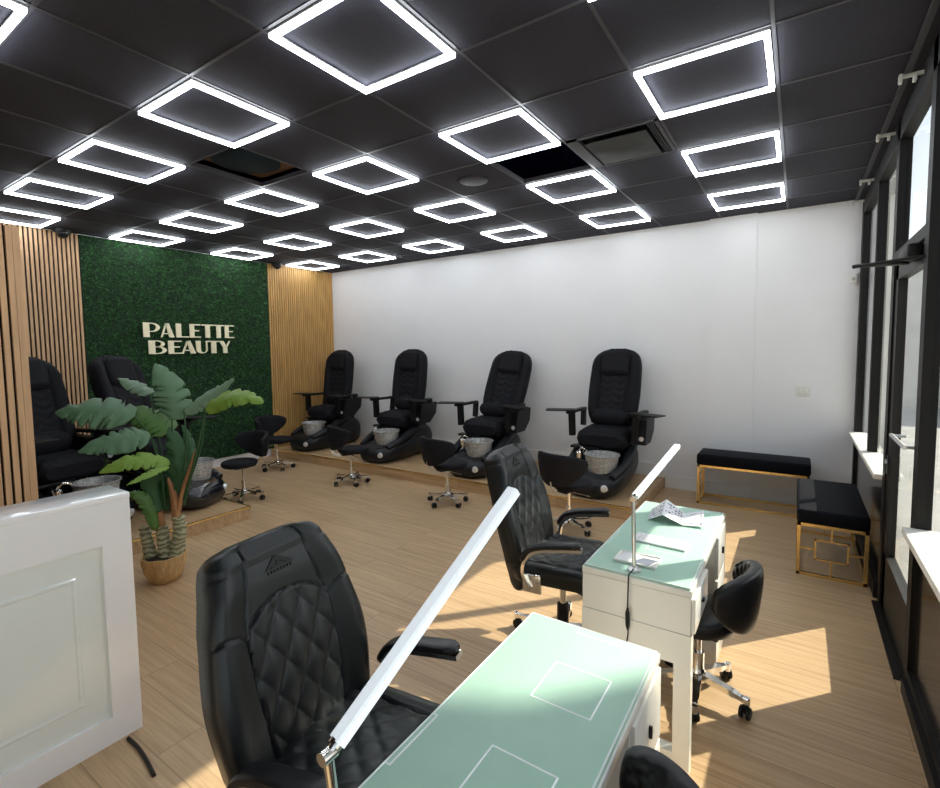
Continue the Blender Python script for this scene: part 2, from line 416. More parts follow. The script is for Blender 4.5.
t = thing('added_shade_palm', 'unseen palm tree added outside to cast the soft shade on the front table', 'tree', (13.2, 6.0, -.05))  # out-of-view blocker, added and sized for the soft shadow on the front table
MB().tube(curve_pts([(0, 0, 0), (.05, 0, 3), (0, .05, 6.5), (0, 0, 9.5)], 6), .10, 10).build('trunk', 'bark2', t)
cb = MB(); rg = random.Random(11)
for k in range(420):
    u, v = rg.uniform(-1, 1), rg.uniform(0, 2 * pi); q = sqrt(1 - u * u); d = Vector((q * cos(v), q * sin(v), u)); c = Vector((0, 0, 9.6)) + d * rg.uniform(.1, .45)
    s1 = d.cross(Vector((rg.random(), rg.random(), rg.random()))).normalized() * .13; e = c + d * rg.uniform(.25, .42)
    cb.add([c - s1, c + s1, e + s1 * .7, e - s1 * .7], [(0, 1, 2, 3)])
o = cb.build('crown', 'crown', t, 0)

# ------------------------------------------------------------------ wall finishes on the left wall
def slats(mb, y0, y1, z0, z1, period, wd, x0, dx):
    n = int(round((y1 - y0) / period)); p = (y1 - y0) / n
    for k in range(n):
        c = y0 + (k + .5) * p; mb.box(x0, x0 + dx, c - wd / 2, c + wd / 2, z0, z1)
def slat_panel(y0, y1, z0, label, m='slat'):
    t = thing('slatted_cladding', label, 'wall panel', (0, (y0 + y1) / 2, z0), 0, 'slatted wood wall panels'); yc = (y0 + y1) / 2; zt = H - z0 - .012
    MB().box(.002, .012, y0 - yc, y1 - yc, 0, zt).build('felt_backing', 'felt', t, 0)
    mb = MB(); slats(mb, y0 - yc, y1 - yc, 0, zt, .041, .0245, .012, .018); mb.build('slats', m, t, 0)
    return t
slat_panel(2.19, D - .02, 0, 'slatted oak wall panel filling the corner between green wall and white wall')
slat_panel(-2.6, -.25, 0, 'slatted oak wall panel behind the two spa chairs by the reception', 'slatp')
# freestanding slatted screen
t = thing('slat_screen', 'tall freestanding slatted wood screen behind the white reception desk', 'screen', (3.0, -2.6, 0))
MB().box(-.035, .033, -1.0, 1.02, 0, 2.43).build('core_panel', 'felt', t, 0)
mb = MB(); slats(mb, -1.0, 1.0, 0, 2.43, .0415, .028, .033, .02); mb.box(-.04, .053, .995, 1.03, 0, 2.43); mb.build('slats', 'slatp', t, 0)

# green wall: backing board + a mat of blades
t = thing('green_wall', 'dark green artificial grass wall behind the gold lettering', 'green wall', (0, .97, .122)); gy0, gy1, gz1 = -1.22, 1.22, H - .135
MB().box(.002, .02, gy0, gy1, 0, gz1).build('backing_board', 'grassb', t, 0)
gb = MB(); rng = random.Random(3)
for k in range(30000):
    y = rng.uniform(gy0 + .01, gy1 - .01); z = rng.uniform(.01, gz1 - .01)
    a = rng.uniform(0, 2 * pi); l = rng.uniform(.022, .05); wdt = rng.uniform(.003, .006); ox = rng.uniform(.012, .035)
    dy, dz = cos(a), sin(a) * .55 - .25
    py, pz = -sin(a) * wdt, cos(a) * wdt
    y1b = min(gy1, max(gy0, y + dy * l)); z1b = min(gz1, max(0, z + dz * l))
    gb.add([(.018, y - py, z - pz), (.018, y + py, z + pz), (.018 + ox, y1b, z1b)], [(0, 1, 2)])
o = gb.build('grass_blades', 'grass', t, 0, recalc=False); o['kind'] = 'stuff'

# gold lettering: each letter drawn as thick and thin strokes
def rect(a, b, c, d): return [(a, c), (b, c), (b, d), (a, d)]
def arc(cx, cy, rx, ry, a0, a1, n=14): return [(cx + rx * cos(radians(lerp(a0, a1, k / n))), cy + ry * sin(radians(lerp(a0, a1, k / n)))) for k in range(n + 1)]
def bowl_(x0, y0, y1, rx, th):
    cy, ry = (y0 + y1) / 2, (y1 - y0) / 2
    return [(x0, y1)] + arc(x0 + .12, cy, rx, ry, 90, -90) + [(x0, y0), (x0, y0 + .07)] + arc(x0 + .12, cy, rx - th, ry - .07, -90, 90) + [(x0, y1 - .07)]
GL = {
 'P': [rect(0, .36, 0, 1), bowl_(.36, .36, 1, .50, .22)],
 'A': [[(0, 0), (.12, 0), (.50, 1), (.38, 1)], [(.36, 1), (.62, 1), (1, 0), (.62, 0)], rect(.20, .70, .22, .30)],
 'L': [rect(0, .40, 0, 1), rect(.40, 1, 0, .09)],
 'E': [rect(0, .42, 0, 1), rect(.42, 1, .91, 1), rect(.42, .86, .47, .56), rect(.42, 1, 0, .09)],
 'T': [rect(.30, .70, 0, .92), rect(0, 1, .91, 1)],
 'B': [rect(0, .36, 0, 1), bowl_(.36, .50, 1, .42, .20), bowl_(.36, 0, .56, .52, .24)],
 'U': [[(0, 1), (.40, 1), (.40, .32)] + arc(.62, .28, .22, .20, 180, 360, 10) + [(.84, 1), (.96, 1)] + arc(.50, .30, .46, .30, 360, 180, 14)],
 'Y': [rect(.34, .72, 0, .48), [(0, 1), (.38, 1), (.72, .46), (.34, .46)], [(.54, .46), (.72, .46), (1, 1), (.88, 1)]],
}
t = thing('wall_sign', 'pale gold sign lettering mounted on the green wall', 'sign', (.062, .96, 1.65))
def word(txt, spans, z0, h):
    for ch, (a, b) in zip(txt, spans):
        mb = MB()
        for poly in GL[ch]:
            mb.prism(poly, lambda u, v, d, a=a, b=b: (d, a + u * (b - a) - .96, z0 - 1.65 + v * h), 0, .016)
        mb.build('letter', 'signg', t, 0)
def px2y(p, p0=158., p1=818., y0=.354, y1=1.567): return y0 + (p - p0) / (p1 - p0) * (y1 - y0)
word('PALETTE', [(px2y(a), px2y(b)) for a, b in ((158, 268), (270, 362), (375, 465), (472, 552), (562, 650), (648, 735), (742, 818))], 1.865, .185)
word('BEAUTY', [(px2y(a) - .03, px2y(b) - .02) for a, b in ((203, 316), (332, 420), (424, 522), (528, 614), (616, 708), (708, 792))], 1.648, .175)

# ------------------------------------------------------------------ platforms
def platform(x0, x1, y0, y1, label, edges):
    t = thing('platform', label, 'platform', ((x0 + x1) / 2, (y0 + y1) / 2, 0), 0); cx, cy = (x0 + x1) / 2, (y0 + y1) / 2
    MB().box(x0 - cx, x1 - cx, y0 - cy, y1 - cy, 0, .12).build('deck', 'plat', t, 0)
    mb = MB()
    for (a, b_, c, d) in edges: mb.box(a - cx, b_ - cx, c - cy, d - cy, .106, .124)
    o = mb.build('edge_trim', 'gold', t, 0)
    return t
platform(.05, 5.69, 2.13, D - .004, 'long low wooden platform under the four spa chairs at the white wall', [(.05, 5.692, 2.124, 2.142)])
platform(.05, 2.44, -2.2, .224, 'low wooden platform under the two spa chairs at the slatted wall', [(2.428, 2.446, -2.2, .228), (.05, 2.446, .214, .230)])

# ------------------------------------------------------------------ ceiling lights
def light_proto():
    t = thing('ceiling_light', '', 'ceiling light', (0, 0, H - .004), 0, 'square LED ceiling lights')
    a, w_ = .292, .023
    fr = MB()
    for (x0, x1, y0, y1) in ((-a, a, -a, -a + w_), (-a, a, a - w_, a), (-a, -a + w_, -a + w_, a - w_), (a - w_, a, -a + w_, a - w_)):
        fr.box(x0, x1, y0, y1, -.009, 0)
    fr.build('housing', 'alu', t, 0)
    df = MB(); e = .003
    for (x0, x1, y0, y1) in ((-a + e, a - e, -a + e, -a + w_), (-a + e, a - e, a - w_, a - e), (-a + e, -a + w_, -a + w_, a - w_), (a - w_, a - e, -a + w_, a - w_)):
        df.box(x0, x1, y0, y1, -.026, -.009)
    df.build('diffuser', 'led', t, 0)
    return t
ORD = ['first', 'second', 'third', 'fourth', 'fifth', 'sixth']
ROW = {4: 'in the row nearest the white wall', 2: 'in the second row from the white wall', 0: 'in the third row from the white wall', -2: 'in the fourth row from the white wall', -4: 'in the row nearest the camera'}
proto = None
for c in range(6):
    for j in (4, 2, 0, -2, -4):
        if j == -4 and c != 2: continue
        i = -2 * c
        lab = 'glowing square ceiling light, %s from the windows, %s' % (ORD[c], ROW[j]) if j != -4 else 'glowing square ceiling light cut by the top corner above the reception desk'
        loc = (gx(i) + T / 2, gy(j) + T / 2, H - .004)
        if proto is None:
            proto = light_proto(); proto.location = loc; proto['label'] = lab
        else: dup(proto, loc, 0, lab)

# air return panel, speaker, open duct
t = thing('ceiling_vent', 'grey air vent panel hanging slightly open in the black ceiling', 'vent', (gx(-1) + T / 2, gy(1) + T / 2, H))
a = T / 2 - .014
fr = MB()
for (x0, x1, y0, y1) in ((-a, a, -a, -a + .02), (-a, a, a - .02, a), (-a, -a + .07, -a, a), (a - .02, a, -a, a)): fr.box(x0, x1, y0, y1, -.012, .02)
fr.build('frame', 'tbar', t, 0)
MB().box(-a, a, -a, a, .05, .06).build('dark_back', 'ventd', t, 0)
MB().rbox(-a + .085, a - .09, -a + .115, a - .028, -.012, -.002, .003, 2).build('panel', 'vent', t)
lv = MB()
for k in range(3): lv.box(a - .062 + k * .014, a - .056 + k * .014, -a + .02, a - .02, -.02, 0)
lv.build('louvre', 'bronze', t, 0)
t = thing('ceiling_speaker', 'round flush speaker in a black ceiling tile near the middle', 'speaker', (gx(-2.5), gy(1.5), H))
MB().lathe([(0, 0), (.115, 0), (.115, -.008), (.105, -.012), (0, -.010)], n=32).build('grille', 'tbar', t)
MB().lathe([(.115, 0), (.13, 0), (.13, -.006), (.115, -.006), (.115, 0)], n=32).build('rim', 'ceil', t)
t = thing('air_duct', 'dark round duct end showing in the open ceiling tile', 'duct', (gx(-4.58), gy(-.5), H + .02))
MB().lathe([(.0, .03), (.235, .03), (.245, .035), (.245, .5), (0, .5)], n=32).build('duct_pipe', 'duct', t)
MB().box(-.24, .34, -.30, .30, .045, .055).build('plywood_board', 'brown', t, 0)
# cameras
for y, lb in ((-.43, 'small black dome camera above the slatted wall near the reception'), (2.30, 'small black dome camera above the slatted panel in the far corner')):
    t = thing('security_camera', lb, 'camera', (.12, y, H - .006), 0, 'dome cameras')
    MB().lathe([(0, 0), (.08, 0), (.08, -.03), (.066, -.036), (0, -.036)], n=20).build('mount', 'bplas', t)
    MB().lathe([(0.06, -.036)] + [(.062 * cos(radians(q)), -.036 - .062 * sin(radians(q))) for q in range(0, 90, 15)] + [(.001, -.098)], n=20).build('dome', 'bgloss', t)

# switch and sensor on the white wall
t = thing('light_switch', 'white double rocker light switch on the white wall', 'switch', (7.02, D, 1.20))
MB().rbox(-.062, .062, -.008, 0, -.06, .06, .004, 2).build('plate', 'wsmall', t)
for x in (-.026, .026):
    MB().rbox(x - .017, x + .017, -.0095, -.007, -.034, .034, .001, 1).build('gap', 'wslot', t)
    MB().rbox(x - .015, x + .015, -.013, -.008, -.032, .032, .002, 2).build('rocker', 'wsmall', t)
t = thing('wall_sensor', 'small white sensor box high on the white wall at the window corner', 'sensor', (7.39, D, 2.30))
MB().rbox(-.03, .03, -.03, 0, -.05, .05, .006, 2).build('sensor_body', 'wsmall', t); MB().rbox(-.012, .012, -.033, -.029, -.02, .01, .003, 2).build('lens', 'wslot', t)

# ------------------------------------------------------------------ swivel base
def swivel_base(t, R, hub_z, col_top, m='chrome', cm='bplas', a0=.3, colr=.024, lower_m='chrome'):
    mb = MB()
    for k in range(5):
        a = a0 + 2 * pi * k / 5; d = Vector((cos(a), sin(a), 0))
        pts = [d * .02 + Vector((0, 0, hub_z)), d * (R * .55) + Vector((0, 0, hub_z - .015)), d * R + Vector((0, 0, .075))]
        mb.tube(curve_pts(pts, 5), [.026] * 4 + [.022] * 4 + [.016] * 3, sec=[(.6, .8), (.6, -.8), (-.6, -.8), (-.6, .8)], up=(0, 0, 1))
        mb.lathe([(0, .05), (.014, .05), (.016, .088), (0, .09)], d * R, 10)
    mb.lathe([(0, hub_z - .03), (.036, hub_z - .03), (.04, hub_z + .01), (.03, hub_z + .03), (0, hub_z + .03)], n=18)
    mb.build('star_base', m, t)
    for k in range(5):
        a = a0 + 2 * pi * k / 5; c = Vector((R * cos(a), R * sin(a), 0)); b_ = a + 1.1 + k * .9
        rot = Matrix.Rotation(b_, 4, 'Z')
        cb = MB()
        for sgn in (-1, 1):
            mt = Matrix.Translation(c) @ rot @ Matrix.Translation((.012, sgn * .014, .027)) @ Matrix.Rotation(pi / 2, 4, 'X')
            cb.lathe([(0, -.009), (.022, -.009), (.027, -.005), (.027, .005), (.022, .009), (0, .009)], (0, 0, 0), 16, mt)
        cb.rbox(-.012, .022, -.006, .006, .026, .058, .003, 2, Matrix.Translation(c) @ rot)
        cb.build('caster', cm, t)
    MB().lathe([(0, hub_z), (colr * 1.25, hub_z), (colr * 1.25, lerp(hub_z, col_top, .45)), (0, lerp(hub_z, col_top, .45))], n=16).build('column', lower_m, t)
    MB().lathe([(0, hub_z + .05), (colr * .7, hub_z + .05), (colr * .7, col_top), (0, col_top)], n=14).build('gas_lift', 'chrome', t)

# curved shell back (half-moon), centre of curvature at origin, back towards +X
def shell(R, z0, z1, phi, th, lift, flare=.0, n=44, m=20, quilt=0., droop=.0, cell=.05):
    mb = MB(); rings = []
    for i in range(n + 1):
        u = -1 + 2 * i / n; a = u * phi
        e = (1 - abs(u) ** 6) ** .5 if abs(u) < 1 else 0
        zt = z1 - droop * abs(u) ** 2.2; zb = z0 + lift * abs(u) ** 2.0
        zc, hz = (zt + zb) / 2, (zt - zb) / 2 * (.25 + .75 * e); tt = th / 2 * (.35 + .65 * e)
        ring = []
        for k in range(m * 2):
            q = 2 * pi * k / (m * 2); cq, sq = cos(q), sin(q)
            rr = tt * (abs(cq) ** .55) * (1 if cq > 0 else -1); zz = hz * (abs(sq) ** .7) * (1 if sq > 0 else -1)
            if quilt and cq < 0:
                s1 = a * R / cell + zz / cell; s2 = a * R / cell - zz / cell
                rr -= quilt * (abs(sin(pi * s1)) * abs(sin(pi * s2))) ** .5 * min(1, -cq * 2)
            r = R + rr + flare * (zc + zz - z0)
            ring.append((r * cos(a), r * sin(a), zc + zz))
        rings.append(ring)
    mb.loft(rings); return mb

def round_seat(R, z0, z1, sx=1., n=40):
    mb = MB(); h = z1 - z0
    prof = [(0, z0), (R * .80, z0), (R * .92, z0 + h * .12), (R * .99, z0 + h * .4), (R, z0 + h * .62), (R * .96, z0 + h * .85), (R * .86, z0 + h * .96), (R * .6, z1), (R * .3, z1 + .004), (.001, z1 + .005)]
    mb.lathe(prof, n=n, mtx=Matrix.Diagonal((sx, 1, 1, 1))); return mb

# ------------------------------------------------------------------ pedicure stools (facing local -X, back on +X)
def make_stool(label):
    t = thing('pedicure_stool', label, 'stool', group='black pedicure stools')
    swivel_base(t, .215, .09, .37, a0=.2, colr=.02)
    MB().rbox(-.12, .12, -.06, .06, .365, .385, .006, 2).build('seat_plate', 'bplas', t)
    mb = round_seat(.185, .385, .455, 1.05); mb.v = [(x - .04, y, z) for x, y, z in mb.v]; mb.build('seat', 'fabric', t)
    sh = shell(.232, .445, .745, 1.30, .058, .15, .10, droop=.03); sh.build('backrest', 'fabric', t)
    br = MB(); br.tube(curve_pts([(.10, 0, .375), (.21, 0, .40), (.25, 0, .50)], 6), .012, sec=[(.6, 1.6), (.6, -1.6), (-.6, -1.6), (-.6, 1.6)], up=(0, 1, 0)); br.build('back_bracket', 'chrome', t)
    lv = MB(); lv.tube([(0, .02, .36), (-.02, .16, .355), (-.02, .21, .35)], .006, 8); lv.build('lever', 'chrome', t)
    return t
stool = make_stool('black shell-back stool in front of the spa chair nearest the window')
def face(dx, dy): return math.atan2(dy, dx) + pi      # local -X looks along (dx, dy)
stool.location = (5.26, 1.60, 0); stool.rotation_euler.z = face(.25, .97)
dup(stool, (3.84, 1.66, 0), face(.3, .95), 'black shell-back stool in front of the second spa chair from the window')
dup(stool, (2.33, 1.68, 0), face(.4, .9), 'black shell-back stool in front of the spa chair second from the slatted corner')
dup(stool, (.86, 1.66, 0), face(.95, .1), 'black shell-back stool in front of the spa chair in the slatted corner, turned side on')
dup(stool, (1.80, .56, 0), face(.02, -1), 'black shell-back stool beside the tub behind the potted plant')

# ------------------------------------------------------------------ spa chairs (front at local y=0 facing -Y, back towards +Y)
def make_spa(label, seat_rz=0., arm=.36, yaw=.35, tubm='bsatin'):
    t = thing('spa_chair', label, 'spa chair', group='black pedicure spa chairs')
    # tub base
    tabs = [(0, .14, .05, .13), (.02, .20, .02, .17), (.07, .26, .005, .215), (.16, .30, 0, .25), (.30, .315, 0, .27), (.46, .315, 0, .29), (.60, .31, 0, .36), (.72, .30, 0, .42), (.90, .28, 0, .44), (1.05, .25, 0, .42), (1.13, .21, .01, .36), (1.16, .15, .03, .28)]
    ys = [0, .01, .02, .04, .07, .11, .16, .22, .30, .38, .46, .53, .60, .66, .72, .80, .90, .98, 1.05, 1.10, 1.13, 1.15, 1.16]
    mb = MB(); rings = []
    for y in ys:
        w_ = sinterp([(a, b_) for a, b_, c, d in tabs], y); z0 = max(0, sinterp([(a, c) for a, b_, c, d in tabs], y)); z1 = sinterp([(a, d) for a, b_, c, d in tabs], y)
        ring = []
        for k in range(36):
            q = 2 * pi * k / 36; cq, sq = cos(q), sin(q)
            zz = (z0 + z1) / 2 + (z1 - z0) / 2 * abs(sq) ** .55 * (1 if sq > 0 else -1)
            taper = 1 - .16 * max(0, (.5 - (zz - z0) / (z1 - z0 + 1e-6))) * 2
            ring.append((w_ * taper * abs(cq) ** .45 * (1 if cq > 0 else -1), y, zz))
        rings.append(ring)
    mb.loft(rings)
    for sg in (-1, 1):     # side arms sweeping up round the bowl
        mb.tube(curve_pts([(sg * .24, .10, .22), (sg * .285, .34, .30), (sg * .285, .60, .41), (sg * .26, .85, .45)], 7), [.035 + .018 * sin(pi * k / 21) for k in range(22)], 12)
    mb.build('tub_base', tubm, t)
    bl = MB(); bx, by = .075, .27
    wob = lambda a, z: .02 * sin(a * 13) * (1 if z > .30 else .3)
    bl.lathe([(0, .20), (.125, .20), (.135, .215), (.155, .31), (.172, .405), (.186, .418), (.186, .426), (.172, .424), (.150, .33), (.125, .25), (0, .245)], (bx, by, 0), 52, None, wob)
    bl.build('foot_bowl', 'glit', t)
    MB().lathe([(0, -.02), (.034, -.02), (.036, .008), (.028, .014), (0, .014)], (.185, .018, .125), 20, Matrix.Rotation(.5, 4, 'Z') @ Matrix.Rotation(pi / 2 + .25, 4, 'X')).build('drain_badge', 'badge', t)
    fr = MB(); fr.rbox(-.34, .0, .42, .53, .425, .455, .01, 3); fr.build('footrest', 'bplas', t)
    fs = MB(); fs.tube([(-.17, .475, .30), (-.17, .475, .43)], .03, 10); fs.build('footrest_post', 'bplas', t)
    sp = MB(); sp.lathe([(0, .30), (.035, .30), (.04, .40), (.03, .415), (0, .415)], (-.20, .34, 0), 16)
    sp.tube(curve_pts([(-.20, .34, .41), (-.17, .32, .455), (-.10, .30, .44)], 5), .012, 8); sp.build('spout', 'chrome', t)
    pd = MB(); pd.rbox(-.20, .20, .55, 1.02, .38, .48, .03, 3); pd.build('seat_pedestal', 'bplas', t)
    # seat cushion
    R = Matrix.Translation((0, .78, 0)) @ Matrix.Rotation(seat_rz, 4, 'Z') @ Matrix.Translation((0, -.78, 0))
    st = pad(26, 44, 20, lambda s: (0, lerp(.40, .95, s), lerp(.545, .555, s) - .015 * (1 - s) ** 3), lambda s: (0, 0, 1), (1, 0, 0),
             lambda s: .275 * (1 - .12 * max(0, 1 - s * 8) ** 2), lambda s: .105 * min(1, (.30 + 5.5 * s) , (.3 + 6 * (1 - s))) ** .6,
             lambda s, t_, y: .010 * (abs(sin(pi * (s * 5 + y * 9))) * abs(sin(pi * (s * 5 - y * 9)))) ** .5 - .006 * exp(-((abs(t_) - .72) / .02) ** 2), 6)
    st.build('seat_cushion', 'fabric', t, mtx=R)
    # backrest with winged sides
    L = sqrt(.27 ** 2 + .86 ** 2); nrm = Vector((0, -.86, .27)).normalized()
    bw = [(0, .24), (.1, .275), (.4, .292), (.74, .285), (.85, .268), (.92, .236), (.97, .18), (1, .09)]
    def bf(s, t_, y):
        v = .055 * smoothstep(.45, .95, abs(t_)) * smoothstep(0, .2, s) * (1 - .85 * smoothstep(.78, .98, s)) - .012 * exp(-((abs(t_) - .56) / .05) ** 2)
        if abs(t_) < .5 and s < .62: v += .010 * abs(sin(pi * (s * 11 + .5 * abs(sin(pi * t_ * 2)))))
        return v
    bk = pad(60, 64, 24, lambda s: (0, .83 + .27 * s, .66 + .86 * s), lambda s: nrm, (1, 0, 0), lambda s: sinterp(bw, s), lambda s: .075 * min(1, .35 + 5 * s, .28 + 6 * (1 - s)), bf, 5)
    bk.build('backrest', 'fabric', t, mtx=R)
    hp = pad(24, 30, 14, lambda s: (0, .83 + .27 * (.64 + .335 * s) - .085, .66 + .86 * (.64 + .335 * s) + .015), lambda s: nrm, (1, 0, 0),
             lambda s: .165 * min(1, .8 + 2 * s, (.66 + 2.2 * (1 - s))), lambda s: .042 * min(1, .3 + 5 * s, .3 + 5 * (1 - s)), None, 5)
    hp.build('head_pillow', 'fabric', t, mtx=R)
    lp = pad(22, 34, 16, lambda s: (0, .74 + .06 * s, .655 + .19 * s), lambda s: (0, -1, .35), (1, 0, 0), lambda s: .215 * max(.1, sin(pi * (.06 + .88 * s))) ** .35, lambda s: .07 * max(.05, sin(pi * (.04 + .92 * s))) ** .6, None, 3)
    lp.build('lumbar_pillow', 'fabric', t, mtx=R)
    for sg in (-1, 1):
        ar = MB()
        ar.rbox(sg * arm - .035, sg * arm + .035, .42, .92, .80, .835, .014, 3)
        ar.tube([(sg * (arm - .01), .52, .55), (sg * arm, .52, .81)], .04, sec=[(.7, .9), (.7, -.9), (-.7, -.9), (-.7, .9)], up=(1, 0, 0))
        ar.tube([(sg * (arm - .01), .86, .62), (sg * arm, .90, .81)], .035, sec=[(.7, .9), (.7, -.9), (-.7, -.9), (-.7, .9)], up=(1, 0, 0))
        a = ar.build('armrest', 'bplas', t, mtx=R)
        tr = MB(); mt = Matrix.Translation((sg * arm, .48, .838)) @ Matrix.Rotation(sg * -yaw, 4, 'Z')
        tr.rbox(-.06 if sg > 0 else -.27, .31 if sg > 0 else .06, -.10, .07, 0, .016, .007, 2, mt); tr.build('tray', 'bplas', a, mtx=R)
    sb = MB(); sb.prism([(.55, .50), (.78, .50), (.92, .62), (.95, .78), (.60, .76)], lambda y, z, d: (d, y, z), arm - .06, arm + .09 if yaw < 1 else arm + .03)
    s_ = sb.build('side_box', 'bplas', t, 20, mtx=R)
    MB().lathe([(0, 0), (.026, 0), (.024, .006), (0, .008)], (.405, .552, .565), 16, Matrix.Rotation(pi / 2, 4, 'X')).build('side_badge', 'badge', s_, mtx=R)
    return t
spa = make_spa('black pedicure spa chair on the long platform, nearest the window')
PZ = .122
spa.location = (5.20, 2.19, PZ); spa.rotation_euler.z = 0
c3 = dup(spa, (3.66, 2.19, PZ), 0, 'black pedicure spa chair on the long platform, second from the window')
c2 = dup(spa, (2.14, 2.19, PZ), 0, 'black pedicure spa chair on the long platform, second from the slatted corner')
c1 = dup(spa, (.60, 2.19, PZ), 0, 'black pedicure spa chair on the long platform, in the slatted corner')
for a in [o for o in COL.objects if o.parent == c1 and o.name.startswith('armrest')]:     # the tray on the wall side is pushed in
    for tr in [o for o in COL.objects if o.parent == a and o.name.startswith('tray')]:
        if min(v[0] for v in tr.bound_box) < -.5: tr.location.x = .11
for ch, ang in ((c1, 9), (c2, 8)):                # these two stand more upright
    for o in [o for o in COL.objects if o.parent == ch and o.name.startswith(('backrest', 'head_pillow'))]:
        pv = Vector((0, .85, .68)); o.rotation_euler.x = radians(ang); o.location = pv - Matrix.Rotation(radians(ang), 3, 'X') @ pv
for o in [o for o in COL.objects if o.parent == c3 and o.name.startswith(('backrest', 'head_pillow'))]:   # swung and leaned back
    pv = Vector((0, .85, .68)); Q = Matrix.Rotation(radians(5), 3, 'Y') @ Matrix.Rotation(radians(-3), 3, 'X'); o.rotation_euler = Q.to_euler(); o.location = pv - Q @ pv + Vector((.07, 0, 0))
spb = make_spa('black spa chair partly behind the potted plant, against the green wall', 0, .30, 1.45, 'bgloss')
spb.location = (2.09, .08, PZ); spb.rotation_euler.z = pi / 2 + radians(28)
dup(spb, (2.12, -.85, PZ), pi / 2 + radians(15), 'black spa chair behind the reception desk, nearest the slatted screen')

